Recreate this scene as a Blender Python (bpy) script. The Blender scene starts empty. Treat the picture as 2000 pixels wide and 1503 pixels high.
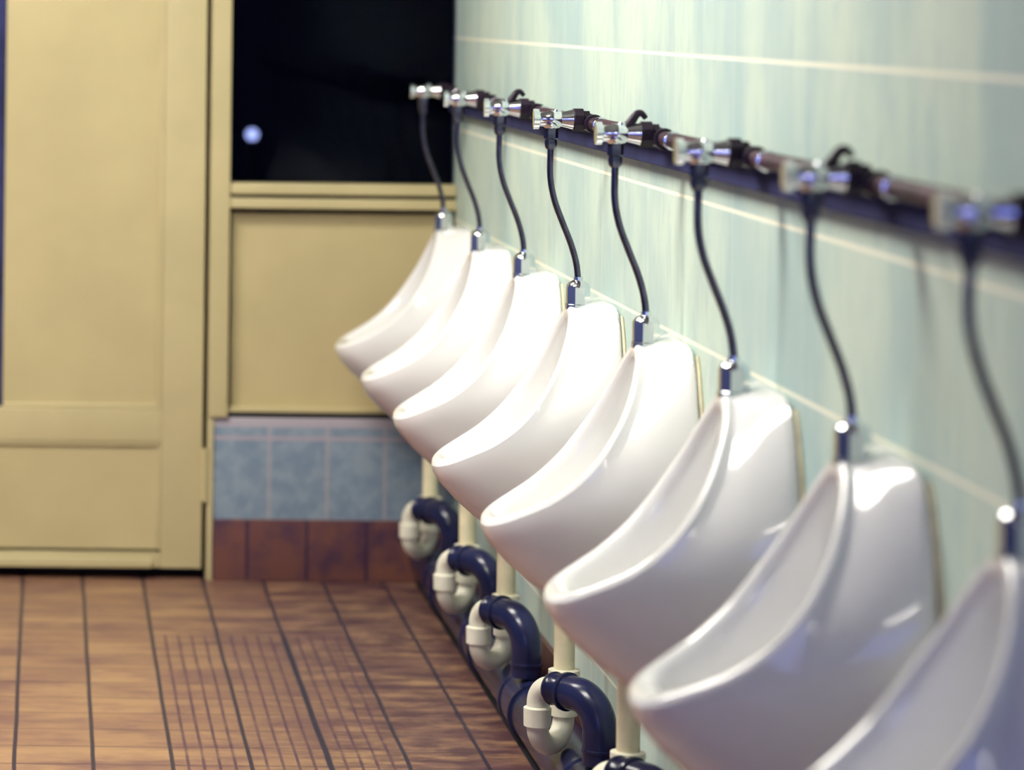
import bpy, bmesh, math
from mathutils import Vector, Matrix
C = bpy.context.scene.collection
PI = math.pi
EYE = 1.435          # camera height
XW = 1.03            # tiled wall on the right
YB = 8.125           # end wall

# ------------------------------------------------------------------ camera
F = 6297.0
cd = bpy.data.cameras.new('camera'); cam = bpy.data.objects.new('camera', cd); C.objects.link(cam)
cam.location = (0, 0, EYE); cam.rotation_euler = (PI/2, -0.0115, 0)
cd.sensor_fit = 'HORIZONTAL'; cd.sensor_width = 36; cd.lens = F*36/2000
cd.shift_x = 0.451; cd.shift_y = -0.3678
cd.clip_start = 0.05; cd.clip_end = 100
cd.dof.use_dof = True; cd.dof.focus_distance = 5.75; cd.dof.aperture_fstop = 3.0
bpy.context.scene.camera = cam

# ------------------------------------------------------------------ world, light, exposure
w = bpy.data.worlds.new('night'); bpy.context.scene.world = w; w.use_nodes = True
w.node_tree.nodes['Background'].inputs[0].default_value = (0.02, 0.03, 0.12, 1)
w.node_tree.nodes['Background'].inputs[1].default_value = 0.02
vs = bpy.context.scene.view_settings
vs.view_transform = 'Standard'; vs.look = 'None'; vs.gamma = 1; vs.use_curve_mapping = False
vs.exposure = 0.0
LAMP_COL = (1.0, 0.955, 0.85)
LAMPS = [(-0.45, 4.9, 38.0), (-0.45, 6.5, 39.0), (-0.9, -0.8, 55.0)]    # x, y, strength: two wide panels, one pair of bare tubes
BLUE_FILL = dict(color=(0.26, 0.32, 1.0), power=34.0)

# ------------------------------------------------------------------ helpers
def tag(o, label=None, cat=None, group=None, kind=None):
    if label: o['label'] = label
    if cat: o['category'] = cat
    if group: o['group'] = group
    if kind: o['kind'] = kind
    return o
def empty(name, loc):
    o = bpy.data.objects.new(name, None); C.objects.link(o); o.location = loc
    o.empty_display_size = 0.05
    return o
def obj(name, bm, m, parent=None, smooth=True):
    bmesh.ops.recalc_face_normals(bm, faces=bm.faces)
    me = bpy.data.meshes.new(name); bm.to_mesh(me); bm.free()
    for p in me.polygons: p.use_smooth = smooth
    if smooth:
        try: me.set_sharp_from_angle(angle=math.radians(42))
        except Exception: pass
    me.materials.append(m)
    o = bpy.data.objects.new(name, me); C.objects.link(o)
    if parent: o.parent = parent
    return o
def box(bm, x0, x1, y0, y1, z0, z1, bev=0.0):
    r = bmesh.ops.create_cube(bm, size=1)
    for v in r['verts']:
        v.co = Vector(((x0+x1)/2+v.co.x*(x1-x0), (y0+y1)/2+v.co.y*(y1-y0), (z0+z1)/2+v.co.z*(z1-z0)))
    if bev > 0:
        es = set()
        for v in r['verts']: es.update(v.link_edges)
        bmesh.ops.bevel(bm, geom=list(es), offset=bev, segments=3, affect='EDGES', profile=0.6)
    return bm
def boxo(name, m, parent, *a, bev=0.0):
    return obj(name, box(bmesh.new(), *a, bev=bev), m, parent)
def sweep(bm, pts, radii, n=24, caps=True):
    """tube through pts with a radius per point"""
    pts = [Vector(p) for p in pts]
    if not isinstance(radii, (list, tuple)): radii = [radii]*len(pts)
    rings = []; up = None
    for i, p in enumerate(pts):
        a = pts[max(i-1, 0)]; b = pts[min(i+1, len(pts)-1)]
        t = (b-a)
        if t.length < 1e-9: t = Vector((0, 0, 1))
        t.normalize()
        if i > 0 and (p-pts[i-1]).length < 2e-4: t = tprev
        if up is None:
            up = Vector((0, 0, 1)) if abs(t.z) < .9 else Vector((1, 0, 0))
        s = t.cross(up); s.normalize(); up2 = s.cross(t); up2.normalize(); up = up2; tprev = t
        ring = [bm.verts.new(p+radii[i]*(math.cos(2*PI*k/n)*s+math.sin(2*PI*k/n)*up2)) for k in range(n)]
        rings.append(ring)
    for a, b in zip(rings, rings[1:]):
        for k in range(n):
            bm.faces.new((a[k], a[(k+1) % n], b[(k+1) % n], b[k]))
    if caps:
        bm.faces.new(rings[0]); bm.faces.new(rings[-1])
    return bm
def profile(bm, origin, axis, prof, n=32):
    """lathe: prof = [(distance along axis, radius)]"""
    o = Vector(origin); ax = Vector(axis).normalized()
    s = ax.cross(Vector((0, 0, 1)) if abs(ax.z) < .9 else Vector((1, 0, 0))).normalized(); u = s.cross(ax)
    rings = []
    for d, r in prof:
        rings.append([bm.verts.new(o+ax*d+r*(math.cos(2*PI*(k+.5)/n)*s+math.sin(2*PI*(k+.5)/n)*u)) for k in range(n)])
    for a, b in zip(rings, rings[1:]):
        for k in range(n): bm.faces.new((a[k], a[(k+1) % n], b[(k+1) % n], b[k]))
    bm.faces.new(rings[0]); bm.faces.new(rings[-1])
    return bm
def bend(p0, p1, p2, r, n=10):
    """polyline p0-p1-p2 with a rounded corner of radius r at p1"""
    p0, p1, p2 = Vector(p0), Vector(p1), Vector(p2)
    a = p1+(p0-p1).normalized()*r; b = p1+(p2-p1).normalized()*r
    out = [p0]
    k = 0.0
    for i in range(n+1):
        t = i/n
        # circular-ish arc through conic with weight for the turn
        ang = (p0-p1).angle(p2-p1); w_ = math.sin(ang/2)
        den = (1-t)**2+2*w_*t*(1-t)+t*t
        out.append((a*(1-t)**2+p1*2*w_*t*(1-t)+b*t*t)/den)
    out.append(p2)
    return out
def catmull(P, n, closed=False):
    """dense samples through control tuples P"""
    P = [Vector(p) for p in P]; m = len(P); segs = m if closed else m-1; out = []
    for i in range(n if closed else n+1):
        u = i/n*segs; k = min(int(u), segs-1); t = u-k
        g = lambda j: P[j % m] if closed else P[max(0, min(m-1, j))]
        a, b, c, d = g(k-1), g(k), g(k+1), g(k+2)
        out.append(0.5*((2*b)+(c-a)*t+(2*a-5*b+4*c-d)*t*t+(3*b-a-3*c+d)*t**3))
    return out

# ------------------------------------------------------------------ materials
class NT:
    def __init__(s, name):
        s.m = bpy.data.materials.new(name); s.m.use_nodes = True
        s.t = s.m.node_tree; s.b = s.t.nodes['Principled BSDF']
    def n(s, typ, **kw):
        x = s.t.nodes.new(typ)
        for k, v in kw.items(): setattr(x, k, v)
        return x
    def set(s, inp, v):
        if hasattr(v, 'is_linked') or isinstance(v, bpy.types.NodeSocket): s.t.links.new(v, inp)
        else: inp.default_value = v
    def math(s, op, a, b=0.0, c=0.0):
        x = s.n('ShaderNodeMath', operation=op)
        s.set(x.inputs[0], a); s.set(x.inputs[1], b)
        if op in ('SMOOTH_MIN', 'COMPARE', 'MULTIPLY_ADD'): s.set(x.inputs[2], c)
        return x.outputs[0]
    def pos(s):
        g = s.n('ShaderNodeNewGeometry'); sp = s.n('ShaderNodeSeparateXYZ'); s.t.links.new(g.outputs['Position'], sp.inputs[0])
        return g.outputs['Position'], sp.outputs[0], sp.outputs[1], sp.outputs[2]
    def noise(s, vec, scale, detail=3.0, rough=.55, stretch=None):
        if stretch:
            mp = s.n('ShaderNodeMapping'); mp.inputs['Scale'].default_value = stretch; s.t.links.new(vec, mp.inputs[0]); vec = mp.outputs[0]
        x = s.n('ShaderNodeTexNoise'); s.t.links.new(vec, x.inputs['Vector'])
        x.inputs['Scale'].default_value = scale; x.inputs['Detail'].default_value = detail; x.inputs['Roughness'].default_value = rough
        return x.outputs['Fac']
    def ramp(s, v, a, b):
        x = s.n('ShaderNodeMapRange'); x.interpolation_type = 'SMOOTHSTEP'; s.set(x.inputs[0], v)
        x.inputs[1].default_value = a; x.inputs[2].default_value = b
        return x.outputs[0]
    def mix(s, f, a, b, mode='MIX'):
        x = s.n('ShaderNodeMix', data_type='RGBA', blend_type=mode)
        s.set(x.inputs[0], f)
        for i, v in ((6, a), (7, b)):
            if isinstance(v, tuple): v = (*v, 1) if len(v) == 3 else v
            s.set(x.inputs[i], v)
        return x.outputs[2]
    def line(s, coord, phase, step, width):
        """1 inside grooves of a regular grid, 0 elsewhere"""
        q = s.math('DIVIDE', s.math('SUBTRACT', coord, phase), step)
        d = s.math('ABSOLUTE', s.math('SUBTRACT', q, s.math('ROUND', q)))
        return s.math('SUBTRACT', 1.0, s.ramp(s.math('MULTIPLY', d, step), width*.5, width*.9))
    def cell(s, coord, phase, step):
        return s.math('FLOOR', s.math('DIVIDE', s.math('SUBTRACT', coord, phase), step))
    def rnd(s, a, b):
        cb = s.n('ShaderNodeCombineXYZ'); s.set(cb.inputs[0], a); s.set(cb.inputs[1], b)
        wn = s.n('ShaderNodeTexWhiteNoise', noise_dimensions='3D'); s.t.links.new(cb.outputs[0], wn.inputs['Vector'])
        return wn.outputs['Value']
    def bump(s, h, strength, dist=.002, invert=False):
        x = s.n('ShaderNodeBump', invert=invert); x.inputs['Strength'].default_value = strength; x.inputs['Distance'].default_value = dist
        s.t.links.new(h, x.inputs['Height']); s.t.links.new(x.outputs[0], s.b.inputs['Normal'])
    def col(s, v): s.set(s.b.inputs['Base Color'], (*v, 1) if isinstance(v, tuple) else v)
def simple(name, col, rough=.5, metal=0.0, var=.08, scale=14, coat=0.0, bump=0.0, spec=.5):
    t = NT(name); p, x, y, z = t.pos()
    f = t.ramp(t.noise(p, scale), .3, .7)
    t.col(t.mix(f, tuple(c*(1-var) for c in col), tuple(min(1, c*(1+var)) for c in col)))
    t.b.inputs['Roughness'].default_value = rough; t.b.inputs['Metallic'].default_value = metal
    t.b.inputs['Coat Weight'].default_value = coat; t.b.inputs['Coat Roughness'].default_value = .05
    t.b.inputs['Specular IOR Level'].default_value = spec
    if bump: t.bump(t.noise(p, scale*6), bump, .001)
    return t.m
M = {}
M['china'] = simple('white_vitreous_china', (.86, .86, .84), .12, 0, .015, 6, coat=.6)
M['sealant'] = simple('aged_cream_sealant', (.80, .72, .48), .6, 0, .15, 40)
M['chrome'] = simple('chrome', (.78, .80, .84), .13, 1.0, .04, 60)
M['dull_chrome'] = simple('tarnished_chrome_tube', (.11, .11, .16), .28, 1.0, .15, 60)
M['copper'] = simple('tarnished_copper', (.045, .016, .03), .55, .3, .5, 22, spec=.3)
M['dark_brass'] = simple('blackened_brass', (.018, .010, .022), .45, .3, .4, 40, spec=.3)
M['slate'] = simple('dark_slate_paint', (.030, .034, .105), .85, 0, .25, 9, spec=.15)
M['white_plastic'] = simple('ivory_plastic', (.76, .74, .60), .35, 0, .06, 20)
M['cream_pipe'] = simple('yellowed_plastic', (.74, .67, .45), .4, 0, .10, 16)
M['navy_plastic'] = simple('dark_navy_plastic', (.011, .014, .052), .22, 0, .35, 9, spec=.35)
M['tan'] = simple('tan_gloss_paint', (.52, .44, .235), .45, 0, .045, 5, bump=.12)
M['tan_panel'] = simple('tan_board_paint', (.50, .415, .215), .6, 0, .05, 4, bump=.25)
M['dark'] = simple('black_void', (.006, .006, .012), .8, 0, .2, 8)
M['plaster'] = simple('cream_plaster', (.36, .36, .36), .8, 0, .05, 3)
M['navy_wall'] = simple('navy_gloss_wall_paint', (.05, .07, .22), .6, 0, .05, 3)
M['night'] = simple('night_ground', (.02, .02, .05), .9, 0, .3, 2)

def wall_tiles():
    t = NT('mint_wall_tiles'); p, x, y, z = t.pos()
    h = t.line(z, 1.371, .2285, .0042); v = t.line(y, 8.05, .2285, .003)
    c = t.mix(t.ramp(t.noise(p, 3.2, 4, .6, (1, 1.0, .55)), .36, .66), (.54, .65, .56), (.37, .505, .50))
    c = t.mix(t.math('MULTIPLY', t.ramp(t.noise(p, 20, 3, .6, (1, 1.6, .5)), .45, .75), .55), c, (.34, .48, .49))
    c = t.mix(t.math('MULTIPLY', t.rnd(t.cell(z, 1.371, .2285), t.cell(y, 8.05, .2285)), .16), c, (.72, .80, .66))
    c = t.mix(t.math('MULTIPLY', v, .35), c, (.74, .78, .66))
    c = t.mix(h, c, (.88, .87, .72))
    t.col(c); t.b.inputs['Roughness'].default_value = .6; t.b.inputs['Specular IOR Level'].default_value = .3
    t.bump(t.math('MAXIMUM', h, v), .3, .001, True)
    return t.m
def dado_tiles():
    t = NT('blue_dado_tiles'); p, x, y, z = t.pos()
    h = t.line(z, .358, 9.0, .007); v = t.line(x, .565, .146, .006)
    c = t.mix(t.ramp(t.noise(p, 22, 4, .65), .35, .65), (.17, .235, .31), (.25, .315, .375))
    c = t.mix(t.math('MULTIPLY', v, .6), c, (.42, .36, .36))
    c = t.mix(t.math('MULTIPLY', h, .8), c, (.42, .34, .38))
    c = t.mix(t.ramp(z, .382, .390), c, (.40, .36, .40))
    t.col(c); t.b.inputs['Roughness'].default_value = .4
    return t.m
def skirting_tiles():
    t = NT('quarry_skirting_tiles'); p, x, y, z = t.pos()
    v = t.line(t.math('ADD', x, y), .504+8.12, .15, .006)
    r = t.rnd(t.cell(x, .504, .15), t.cell(y, 8.0, .15))
    c = t.mix(r, (.17, .065, .045), (.12, .045, .04))
    c = t.mix(t.ramp(t.noise(p, 14), .4, .7), c, (.07, .028, .05))
    c = t.mix(v, c, (.035, .015, .04))
    t.col(c); t.b.inputs['Roughness'].default_value = .4
    return t.m
def floor_tiles():
    t = NT('quarry_floor_tiles'); p, x, y, z = t.pos()
    XP, YP, S, SY = -.052, 6.275, .1507, .1480
    wob = t.math('MULTIPLY', t.math('SUBTRACT', t.noise(p, 3), .5), .006)
    xx = t.math('ADD', x, wob)
    v = t.line(xx, XP, S, .0058); h = t.line(y, YP, SY, .006)
    r = t.rnd(t.cell(x, XP, S), t.cell(y, YP, SY))
    c = t.mix(r, (.35, .205, .11), (.26, .14, .085))
    c = t.mix(t.math('MULTIPLY', t.ramp(t.noise(p, 5.5, 5, .65, (.8, 2.0, 1)), .40, .66), .85), c, (.14, .06, .065))
    c = t.mix(t.math('MULTIPLY', t.ramp(t.noise(p, 38, 3, .6, (.35, 2.2, 1)), .5, .8), .45), c, (.52, .30, .14))
    # wear and wet dirt beside the drain run
    dirt = t.math('MULTIPLY', t.ramp(x, .20, .80), t.ramp(t.noise(p, 9, 4, .7, (1, 2.6, 1)), .33, .62))
    c = t.mix(t.math('MULTIPLY', dirt, .97), c, (.060, .022, .032))
    # ribbed anti slip tiles
    reg = t.math('MULTIPLY', t.math('MULTIPLY', t.math('GREATER_THAN', x, XP+2*S), t.math('LESS_THAN', x, XP+5*S)), t.math('LESS_THAN', y, YP+7.6*SY))
    g = t.math('MULTIPLY', t.line(xx, XP, S/5.0, .0042), reg)
    g2 = t.math('MULTIPLY', t.line(y, YP, SY/2, .006), reg)
    pat = t.ramp(t.noise(p, 11, 3, .6), .30, .62)
    gm = t.math('MULTIPLY', t.math('MAXIMUM', g, t.math('MULTIPLY', g2, .5)), t.math('ADD', .45, t.math('MULTIPLY', pat, .5)))
    c = t.mix(gm, c, (.06, .022, .05))
    c = t.mix(t.math('MULTIPLY', h, .75), c, (.08, .035, .045))
    c = t.mix(v, c, (.018, .012, .03))
    # the joint that has opened up
    wide = t.math('MULTIPLY', t.math('SUBTRACT', 1.0, t.ramp(t.math('ABSOLUTE', t.math('SUBTRACT', xx, XP+4*S)), .004, .008)), t.math('LESS_THAN', y, YP+7.6*SY))
    c = t.mix(wide, c, (.010, .008, .03))
    t.col(c)
    t.b.inputs['Roughness'].default_value = .42
    t.bump(t.math('MAXIMUM', t.math('MAXIMUM', v, h), g), .35, .0015, True)
    return t.m
M['wall'] = wall_tiles(); M['dado'] = dado_tiles(); M['skirt'] = skirting_tiles(); M['floor'] = floor_tiles()
def glass():
    t = NT('dark_window_glass')
    t.b.inputs['Base Color'].default_value = (.35, .38, .55, 1); t.b.inputs['Roughness'].default_value = .03
    t.b.inputs['Transmission Weight'].default_value = 1; t.b.inputs['IOR'].default_value = 1.15
    return t.m
M['glass'] = glass()
def emis(name, col, s):
    t = NT(name); t.b.inputs['Base Color'].default_value = (.8, .8, .8, 1)
    t.b.inputs['Emission Color'].default_value = (*col, 1); t.b.inputs['Emission Strength'].default_value = s
    return t.m

# ------------------------------------------------------------------ room shell
X0, Y0R, ZC = -2.4, -1.6, 2.75
def struct(name, m, *a, bev=0.0, parent=None):
    o = boxo(name, m, parent, *a, bev=bev)
    if not parent: o['kind'] = 'structure'
    return o
struct('floor', M['floor'], X0, .935, Y0R, YB+.12, -.08, 0)
struct('trim_1', M['dark'], .935, XW, Y0R, YB, -.08, -.004)          # dark strip along the wall foot
struct('ceiling', M['plaster'], X0-.1, XW+.1, Y0R-.1, YB+.1, ZC, ZC+.08)
struct('wall_right', M['wall'], XW, XW+.12, Y0R, YB+.1, -.08, ZC)
struct('wall_rear', M['navy_wall'], X0, XW, Y0R-.1, Y0R, -.08, ZC)
struct('baseboard_right', M['skirt'], XW-.010, XW, Y0R, YB, 0, .155)
# plain left wall, out of frame
struct('wall_left', M['navy_wall'], X0-.1, X0, Y0R, YB+.1, -.08, ZC)
# end wall: tiled dado, then timber partition
DX0 = .424
struct('wall_back', M['dado'], DX0, XW, YB, YB+.12, .0, .409, bev=.004)
struct('baseboard_back', M['skirt'], DX0+.002, XW-.010, YB-.012, YB, 0, .155, bev=.003)
struct('wall_end', M['plaster'], X0, -.56, YB, YB+.12, 0, ZC)
# window in the partition
wn = empty('window_1', (.75, YB, .41)); wn['kind'] = 'structure'
def wpart(name, m, *a, bev=0.0):
    o = boxo(name, m, None, *a, bev=bev); o.parent = wn; o.matrix_parent_inverse = Matrix.Translation(-wn.location); return o
wpart('window_post', M['tan'], .408, .4585, YB-.012, YB+.08, .410, ZC, bev=.003)
wpart('frame_stop', M['tan'], .408, .4235, YB-.008, YB+.08, 0, .409, bev=.002)
wpart('transom', M['tan'], .459, XW, YB-.006, YB+.07, .937, .9625, bev=.003)
wpart('window_sill', M['tan'], .459, XW, YB-.004, YB+.07, .972, 1.000, bev=.004)
wpart('transom_groove', M['dark'], .459, XW, YB+.012, YB+.07, .9627, .9718)
wpart('lower_panel', M['tan_panel'], .4665, XW-.004, YB+.036, YB+.055, .4345, .9235)
wpart('panel_sill', M['tan'], .459, XW, YB+.002, YB+.06, .4225, .4343, bev=.002)
wpart('sill_joint', M['dark'], .445, XW, YB+.004, YB+.06, .4095, .4222)
wpart('glass_pane', M['glass'], .459, XW, YB+.050, YB+.056, 1.0005, 2.5)
wpart('window_head', M['tan'], .459, XW, YB-.006, YB+.07, 2.5, ZC, bev=.003)

# door
dr = empty('door_1', (-.08, YB, .0)); dr['kind'] = 'structure'
def dpart(name, m, *a, bev=0.0, parent=None):
    o = boxo(name, m, None, *a, bev=bev); o.parent = dr; o.matrix_parent_inverse = Matrix.Translation(-dr.location); return o
def leaf():
    bm = bmesh.new(); y0, y1 = YB-.002, YB+.045
    H = 2.05
    box(bm, .2925, .3965, y0, y1, .028, H, bev=.002)             # hanging stile
    box(bm, -.535, -.43, y0, y1, .028, H, bev=.002)
    box(bm, -.43, .2925, y0, y1, .345, .428, bev=.002)           # lock rail
    box(bm, -.43, .2925, y0+.006, y1, .028, .066, bev=.002)      # bottom rail
    box(bm, -.43, .2925, y0, y1, H-.10, H, bev=.002)
    box(bm, -.34, -.31, y0, y1, .428, H-.10, bev=.002)         # mullion beside the glazed strip
    return bm
o = obj('door_leaf', leaf(), M['tan']); o.parent = dr; o.matrix_parent_inverse = Matrix.Translation(-dr.location)
dpart('upper_panel', M['tan_panel'], -.1085, .292, YB+.010, YB+.030, .429, 1.949)
dpart('lower_panel', M['tan_panel'], -.43, .292, YB+.008, YB+.028, .0745, .344)
dpart('glazed_strip', M['slate'], -.31, -.1095, YB+.024, YB+.020, .429, 1.949)
dpart('side_panel', M['tan_panel'], -.43, -.34, YB+.010, YB+.030, .429, 1.949)
dpart('weather_bar', M['tan'], -.53, .272, YB-.020, YB-.003, .030, .055, bev=.004)
def rim_bead():
    bm = bmesh.new()
    for a in ((.280, .2925, .428, 1.949), (-.1085, .280, .428, .440), (-.43, .2925, .3335, .345), (.284, .2925, .0745, .3335)):
        box(bm, a[0], a[1], YB+.001, YB+.012, a[2], a[3], bev=.003)
    return bm
o = obj('panel_bead', rim_bead(), M['tan']); o.parent = dr; o.matrix_parent_inverse = Matrix.Translation(-dr.location)
def hinge():
    bm = bmesh.new(); box(bm, .3925, .4125, YB-.010, YB+.004, .200, .330, bev=.002)
    sweep(bm, [(.403, YB-.012, .198), (.403, YB-.012, .332)], .006, 14)
    return bm
o = obj('hinge', hinge(), M['tan']); o.parent = dr; o.matrix_parent_inverse = Matrix.Translation(-dr.location)
dpart('door_head', M['tan'], -.56, .4079, YB-.012, YB+.08, 2.056, ZC, bev=.003)
dpart('side_jamb', M['tan'], -.56, -.541, YB-.012, YB+.08, 0, 2.055, bev=.002)
# dark space on the other side of the door and window
struct('trim_2', M['dark'], -.56, .4235, YB+.085, YB+.11, -.0, 2.4)
struct('ground', M['night'], -3, 5, YB+.14, 16, -.10, -.02)

# small lit lamp out in the dark yard
yl = empty('yard_lamp', (.757, 12.0, -.02)); tag(yl, 'small round white light seen through the dark window pane', 'lamp')
obj('post', profile(bmesh.new(), (0, 0, 0), (0, 0, 1), [(0, .05), (.02, .05), (.03, .015), (.975, .012)], 16), M['dark'], yl)
bm = bmesh.new(); bmesh.ops.create_uvsphere(bm, u_segments=20, v_segments=12, radius=.022, matrix=Matrix.Translation((0, 0, .993)))
obj('globe', bm, emis('dim_white_globe', (.6, .68, 1), 3.0), yl)

# ------------------------------------------------------------------ ceiling lamps
for i, (lx, ly, lp) in enumerate(LAMPS):
    L = empty('ceiling_light', (lx, ly, ZC))
    tag(L, ['wide flat panel ceiling light over the middle of the row', 'wide flat panel ceiling light towards the door end of the room', 'twin tube fluorescent ceiling light above the camera end'][i], 'ceiling light', 'ceiling lights')
    obj('housing', box(bmesh.new(), -.62, .62, *((-.30, .30) if i < 2 else (-.07, .07)), -.06, -.001, bev=.008), simple('lamp_housing', (.8, .8, .8)), L)
    em = emis('fluorescent_tube_glow', LAMP_COL, lp)
    if i < 2:
        obj('diffuser', box(bmesh.new(), -.60, .60, -.28, .28, -.075, -.060, bev=.004), em, L)
    else:
      for s in (-1, 1):
        obj('tube', sweep(bmesh.new(), [(-.58, s*.04, -.085), (.58, s*.04, -.085)], .011, 12), em, L)
# added blue fill light behind the camera to tint the shadows; no window there
ld = bpy.data.lights.new('blue_fill', 'AREA'); ld.shape = 'RECTANGLE'; ld.size = 3.0; ld.size_y = 1.8
ld.color = BLUE_FILL['color']; ld.energy = BLUE_FILL['power']
lo = bpy.data.objects.new('blue_fill', ld); C.objects.link(lo); lo.location = (-.7, Y0R+.03, 1.5)
lo.rotation_euler = (Vector((0, 1, 0))).to_track_quat('-Z', 'Y').to_euler()

# ------------------------------------------------------------------ urinals
S_ = .671; YU0 = 7.90
def uy(k): return YU0-k*S_
RIM = [(.704, .612, 0), (.709, .615, .042), (.728, .624, .078), (.762, .641, .102), (.806, .665, .124), (.850, .701, .137), (.888, .748, .138),
       (.920, .802, .119), (.940, .850, .090), (.951, .884, .058), (.955, .902, .030), (.956, .908, 0)]
WAL = [(XW, .400, 0), (XW, .405, .040), (XW, .430, .085), (XW, .480, .130), (XW, .550, .166), (XW, .630, .190), (XW, .710, .195),
       (XW, .790, .178), (XW, .850, .155), (XW, .892, .130), (XW, .912, .095), (XW, .915, 0)]
BAK = [(.900, .520, 0), (.905, .523, .030), (.925, .535, .055), (.955, .560, .072), (.975, .600, .080), (.985, .650, .084), (.988, .700, .084),
       (.988, .750, .082), (.988, .795, .075), (.987, .830, .060), (.986, .850, .030), (.986, .855, 0)]
NU = 40
def full(half):      # mirror a half loop (0..NU) to a closed one
    return half+[Vector((v.x, v.y, -v.z)) for v in reversed(half[1:-1])]
def bowl_bm():
    R = catmull(RIM, NU); W_ = catmull(WAL, NU); B = catmull(BAK, NU)
    # unrolled inward offset of the rim
    arc = [0.0]
    for a, b in zip(R, R[1:]): arc.append(arc[-1]+math.hypot(b.x-a.x, b.y-a.y))
    def at(s):
        s = max(0, min(arc[-1], s))
        for i in range(NU):
            if arc[i+1] >= s:
                t = (s-arc[i])/max(1e-9, arc[i+1]-arc[i]); return R[i].lerp(R[i+1], t), (R[i+1]-R[i])
        return R[-1], R[-1]-R[-2]
    def inset(d, depth):
        out = []
        for i in range(NU+1):
            a0 = Vector((arc[max(0, i-1)], abs(R[max(0, i-1)].z))); a1 = Vector((arc[min(NU, i+1)], abs(R[min(NU, i+1)].z)))
            tg = a1-a0
            if i == 0: n2 = Vector((1, 0))
            elif i == NU: n2 = Vector((-1, 0))
            else:
                tg.normalize(); n2 = Vector((tg.y, -tg.x))
            if i == 0 or i == NU: q = Vector((arc[i], 0))+n2*d*(1+.35*(1-i/NU)**4)
            else: q = Vector((arc[i], R[i].z))+n2*d*(1+.35*(1-i/NU)**4)
            p, tt = at(q.x); p = p.copy(); p.z = max(0.0, q.y) if 0 < i < NU else 0.0
            nn = Vector((tt.y, -tt.x, 0)); nn.normalize()       # points to the wall / down
            if nn.x < 0: nn = -nn
            out.append(p+nn*depth)
        return out
    rows = []
    mid = []; mid2 = []; low = []
    for i in range(NU+1):
        u = i/NU; wb = max(0, 1-u*2.6)**1.0; ws = math.sin(PI*min(1, u*1.15))
        r, q = R[i], W_[i]
        low.append(r+Vector((.007, -.024*(1-u)**.7-.004, 0))+Vector((0, 0, .001*ws)))
        a = r.lerp(q, .30); a += Vector((-.030*wb+.004, -.030*wb, .010*ws)); mid.append(a)
        b = r.lerp(q, .66); b += Vector((-.030*wb, -.032*wb, .012*ws)); mid2.append(b)
    rows = [W_, [q+Vector((-.008, 0, 0)) for q in W_], mid2, mid, low, R,
            inset(.008, -.006), inset(.020, -.005), inset(.028, .004), inset(.032, .020)]
    In = rows[-1]
    k1 = []; k2 = []
    for i in range(NU+1):
        u = i/NU; wb = max(0, 1-u*2.2)
        k1.append(In[i].lerp(B[i], .35)+Vector((-.012*wb, -.022*wb, .008*math.sin(PI*u))))
        k2.append(In[i].lerp(B[i], .75)+Vector((-.004*wb, -.014*wb, .010*math.sin(PI*u))))
    rows += [k1, k2, B]
    c = Vector((.975, .68, 0))
    rows.append([b.lerp(c, .5)+Vector((.006, 0, 0)) for b in B])
    bm = bmesh.new(); rings = []
    for r in rows:
        rings.append([bm.verts.new((v.x-XW, v.z, v.y)) for v in full(r)])
    n = len(rings[0])
    for a, b in zip(rings, rings[1:]):
        for k in range(n): bm.faces.new((a[k], a[(k+1) % n], b[(k+1) % n], b[k]))
    bm.faces.new(rings[0]); 
    cv = bm.verts.new((c.x-XW+.008, 0, c.y)); last = rings[-1]
    for k in range(n): bm.faces.new((last[k], last[(k+1) % n], cv))
    return bm
BOWL = None
def make_urinal():
    u = empty('urinal', (XW, 0, 0))
    b = obj('bowl', bowl_bm(), M['china'], u)
    for p in b.data.polygons: p.use_smooth = True
    md = b.modifiers.new('smooth', 'SUBSURF'); md.levels = 1; md.render_levels = 1
    W_ = full(catmull(WAL, NU)); N = len(W_)
    pts = [(-.003, v.z*1.012, v.y+(.002 if v.y > .85 else 0)) for v in W_[7:34]]
    bm = sweep(bmesh.new(), pts, .0028, 8); sweep(bm, [(a, -b, c) for a, b, c in pts], .0028, 8)
    obj('sealant_bead', bm, M['sealant'], u)
    obj('outlet_spud', profile(bmesh.new(), (-.085, 0, .455), (0, 0, -1), [(0, .030), (.035, .027), (.053, .024)], 28), M['china'], u)
    # chromed inlet cap on the flat top
    bm = profile(bmesh.new(), (-.060, 0, .897), (0, 0, 1), [(0, .024), (.009, .024), (.010, .0225), (.041, .0225)], 8)
    profile(bm, (-.060, 0, .937), (0, 0, 1), [(0, .0215), (.003, .021), (.008, .0175), (.011, .0125), (.013, .0085), (.019, .008)], 24)
    c = obj('inlet_cap', bm, M['chrome'], u); c['label'] = 'chrome inlet cap'
    return u
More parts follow.
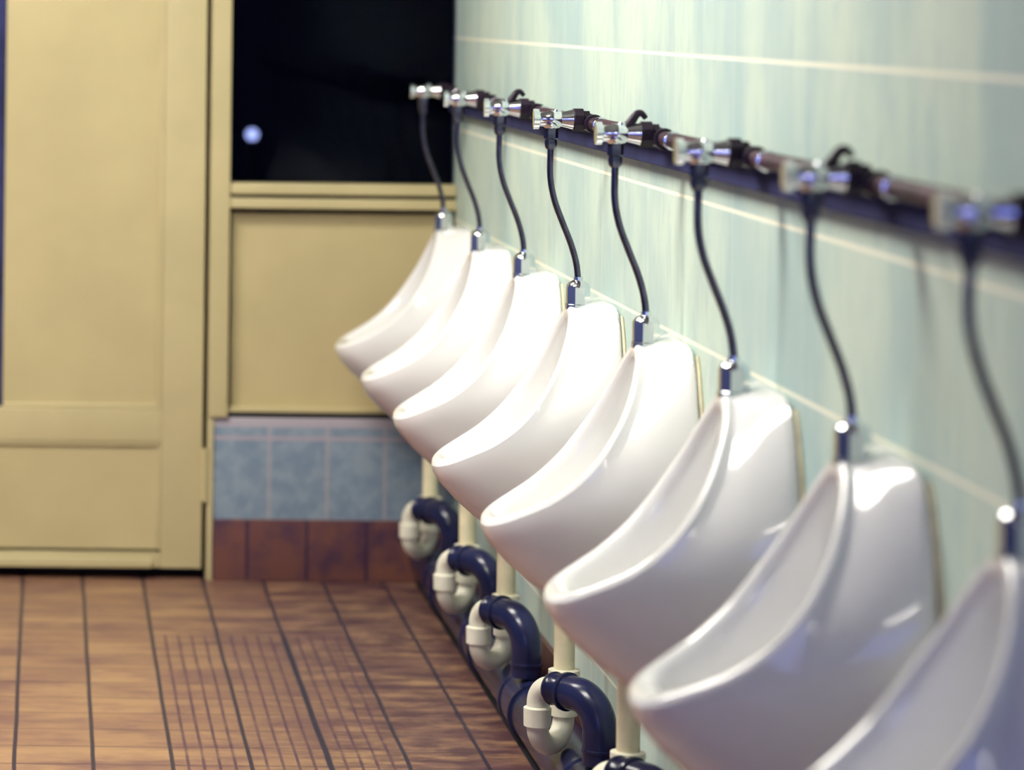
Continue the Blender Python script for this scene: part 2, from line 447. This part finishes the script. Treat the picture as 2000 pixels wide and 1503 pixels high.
def make_flush(hook):
    u = empty('flush_pipe', (XW, 0, .95))
    P = lambda x, z: (x-XW, 0, z-.95)
    ctrl = [P(.917, 1.226), P(.9165, 1.18), P(.917, 1.135), P(.925, 1.095), P(.940, 1.055), P(.956, 1.015), P(.966, .980), P(.970, .945)]
    t = obj('tube', sweep(bmesh.new(), catmull(ctrl, 40), .0058, 16), M['dull_chrome'], u)
    t['label'] = 'thin bent tarnished tube'
    bm = profile(bmesh.new(), P(.917, 1.188), (0, 0, 1), [(0, .0075), (.004, .0105), (.012, .0115), (.018, .0105), (.020, .013), (.036, .0135), (.040, .011)], 6)
    obj('union_nut', bm, M['dull_chrome'], u)
    bm = profile(bmesh.new(), P(.883, 1.243), (1, 0, 0), [(0, .012), (.001, .0185), (.011, .0185), (.013, .013), (.026, .0135), (.030, .016), (.048, .016), (.052, .013), (.060, .015), (.074, .0185)], 20)
    bmesh.ops.create_uvsphere(bm, u_segments=18, v_segments=12, radius=.0155, matrix=Matrix.Translation(P(.917, 1.237)))
    profile(bm, P(.928, 1.25), (0, 0, 1), [(0, .008), (.008, .008), (.011, .005)], 12)
    b = obj('valve_body', bm, M['chrome'], u); b['label'] = 'chrome valve body'
    profile_bm = profile(bmesh.new(), P(.956, 1.242), (1, 0, 0), [(0, .019), (.002, .0225), (.018, .0225), (.020, .018), (.030, .018)], 8)
    obj('coupling', profile_bm, M['dark_brass'], u)
    if hook:
        q = [P(.934, 1.252), P(.942, 1.262), P(.950, 1.2735), P(.958, 1.276), P(.966, 1.268)]
        s = obj('shut_off_lever', sweep(bmesh.new(), catmull(q, 16), [.009-.0003*i for i in range(17)], 12), M['dark_brass'], u)
        s['label'] = 'small black curved lever'
    return u
OX, OH = .945, 0
def make_trap():
    u = empty('drain_trap', (OX, 0, 0))
    V = lambda x, y, z: (x-OX, y, z)
    obj('outlet_pipe', sweep(bmesh.new(), [V(OX, 0, .250), V(OX, 0, .401)], .0190, 24), M['cream_pipe'], u)
    fl = obj('flange', profile(bmesh.new(), V(OX, 0, .236), (0, 0, 1), [(0, .022), (.002, .0285), (.012, .0285), (.014, .021)], 32), M['white_plastic'], u)
    # U bend: under the outlet, across and up the other leg
    a = Vector(V(OX, 0, .162)); b = Vector(V(.888, -.062, .162)); mid = (a+b)/2; rr = (a-b).length/2
    pts = [a+Vector((0, 0, .078))]+[mid+(a-mid)*math.cos(PI*i/20)-Vector((0, 0, rr*math.sin(PI*i/20))) for i in range(21)]
    pts += [b+Vector((0, 0, .004))]
    obj('bend', sweep(bmesh.new(), pts, .0195, 24), M['white_plastic'], u)
    for p, z0 in ((a, .002), (b, -.004)):
        obj('ring_nut', profile(bmesh.new(), p+Vector((0, 0, z0)), (0, 0, 1), [(0, .0205), (.002, .0245), (.034, .0250), (.037, .020)], 28), M['white_plastic'], u)
    d = Vector((.090, -.130, 0)).normalized()
    top = Vector((b.x, b.y, .234))
    el = bend(b+Vector((0, 0, .02)), top, top+d*.038, .034)
    obj('elbow', sweep(bmesh.new(), el, .0195, 24), M['white_plastic'], u)
    # dark connector towards the wall and down
    s0 = top+d*.036
    bm = profile(bmesh.new(), s0, d, [(0, .023), (.001, .0285), (.006, .0300), (.010, .0270), (.036, .0270)], 32)
    obj('sleeve', bm, M['navy_plastic'], u)
    s1 = s0+d*.036; corner = top+d*.158
    pts = bend(s1, corner, Vector((corner.x, corner.y, .1215)), .056, 14)
    bm = sweep(bmesh.new(), pts, .0305, 32)
    profile(bm, s1-d*.002, d, [(0, .029), (.002, .0345), (.008, .0345), (.010, .030)], 32)
    profile(bm, (corner.x, corner.y, .150), (0, 0, -1), [(0, .0300), (.001, .0325), (.006, .0325), (.007, .0300)], 32)
    obj('down_pipe', bm, M['navy_plastic'], u)
    return u, corner
def clone(root, y, z=None):
    r = root.copy(); C.objects.link(r); r.location = (root.location.x, y, root.location.z)
    for ch in list(root.children):
        c = ch.copy(); C.objects.link(c); c.parent = r
        for g in ch.children:
            d = g.copy(); C.objects.link(d); d.parent = c
    return r
WHERE = ['farthest in the row, in front of the tan panel', 'second from the far end of the row', 'third from the far end of the row',
         'fourth from the far end of the row', 'fourth counting back from the nearest one', 'third counting back from the nearest one',
         'second nearest the camera, its blank side showing whole', 'nearest the camera, cut by the lower right edge']
TW = ['farthest, hanging in front of the dark window', 'second from far, along the window edge', 'third from far, with a lever on its valve',
      'fourth from far, no lever on its valve', 'fifth from far, with a lever on its valve', 'third from the right, no lever on its valve',
      'second from the right, thick blurred, with a lever', 'rightmost and most blurred, near the picture edge']
ur = make_urinal(); fa = make_flush(True); fb = make_flush(False); tr, CORNER = make_trap()
for k in range(8):
    first = (k == 0)
    o = ur if first else clone(ur, uy(k)); o.location.y = uy(k)
    tag(o, 'white ceramic wall urinal, '+WHERE[k], 'urinal', 'row of urinals on the tiled wall')
    hook = k in (2, 4, 6)
    if hook: o = fa if k == 2 else clone(fa, uy(k))
    else: o = fb if first else clone(fb, uy(k))
    o.location.y = uy(k)
    tag(o, 'thin bent flush pipe with chrome valve, '+TW[k], 'flush pipe', 'flush pipes hanging from the supply pipe')
SHIFT = [(0, 0), (-.03, 0), (.03, -.10), (-.045, 0), (-.02, 0)]   # fitted slightly differently by hand
KW = ['farthest, before the blue tiled end wall', 'second from far, partly behind the next one', 'third from far, its whole U bend in view',
      'fourth from far, largest one fully in view', 'nearest, cut by the bottom edge of the picture']
for k in range(5):
    o = tr if k == 0 else clone(tr, uy(k)); o.location.y = uy(k)+SHIFT[k][0]; o.rotation_euler.z = SHIFT[k][1]
    tag(o, 'white U trap with dark elbow, '+KW[k], 'drain trap', 'drain traps below the urinals')

# floor drain manifold
mf = empty('drain_manifold', (.972, 4.5, 0)); tag(mf, 'thick dark navy waste pipe running along the foot of the tiled wall', 'pipe')
obj('pipe_run', sweep(bmesh.new(), [(0, YB-.02-4.5, .062), (0, -2.5, .062)], .054, 40), M['navy_plastic'], mf)
for k in range(5):
    yc = uy(k)+SHIFT[k][0]+CORNER.y-4.5
    bm = profile(bmesh.new(), (0, yc+.075, .062), (0, -1, 0), [(0, .054), (.001, .0600), (.018, .0600), (.019, .057), (.130, .057), (.131, .0600), (.149, .0600), (.15, .054)], 40)
    obj('branch_socket', bm, M['navy_plastic'], mf)

# supply pipe and its back board
bd = obj('mounting_board', box(bmesh.new(), 1.006, XW-.0005, .4, YB-.013, 1.186, 1.228, bev=.003), M['slate'])
tag(bd, 'long dark slate board fixed to the tiles behind the flush valves', 'board')
sp = empty('supply_pipe', (.990, 4.2, 1.236)); tag(sp, 'long dark copper supply pipe along the top of the board', 'pipe')
obj('pipe_run', sweep(bmesh.new(), [(0, YB-.02-4.2, 0), (0, -3.8, 0)], .0125, 24), M['copper'], sp)
for k in range(8):
    yc = uy(k)-4.2
    obj('tee', profile(bmesh.new(), (0, yc+.04, 0), (0, -1, 0), [(0, .0125), (.001, .0175), (.012, .0175), (.014, .0155), (.066, .0155), (.068, .0175), (.080, .0175), (.081, .0125)], 24), M['dark_brass'], sp)
    n = obj('pipe_ring', profile(bmesh.new(), (0, yc-.10, 0), (0, -1, 0), [(0, .0125), (.001, .0155), (.008, .0155), (.009, .0125)], 20), M['chrome'], sp)
    n['label'] = 'bright chrome ring on the dark pipe'
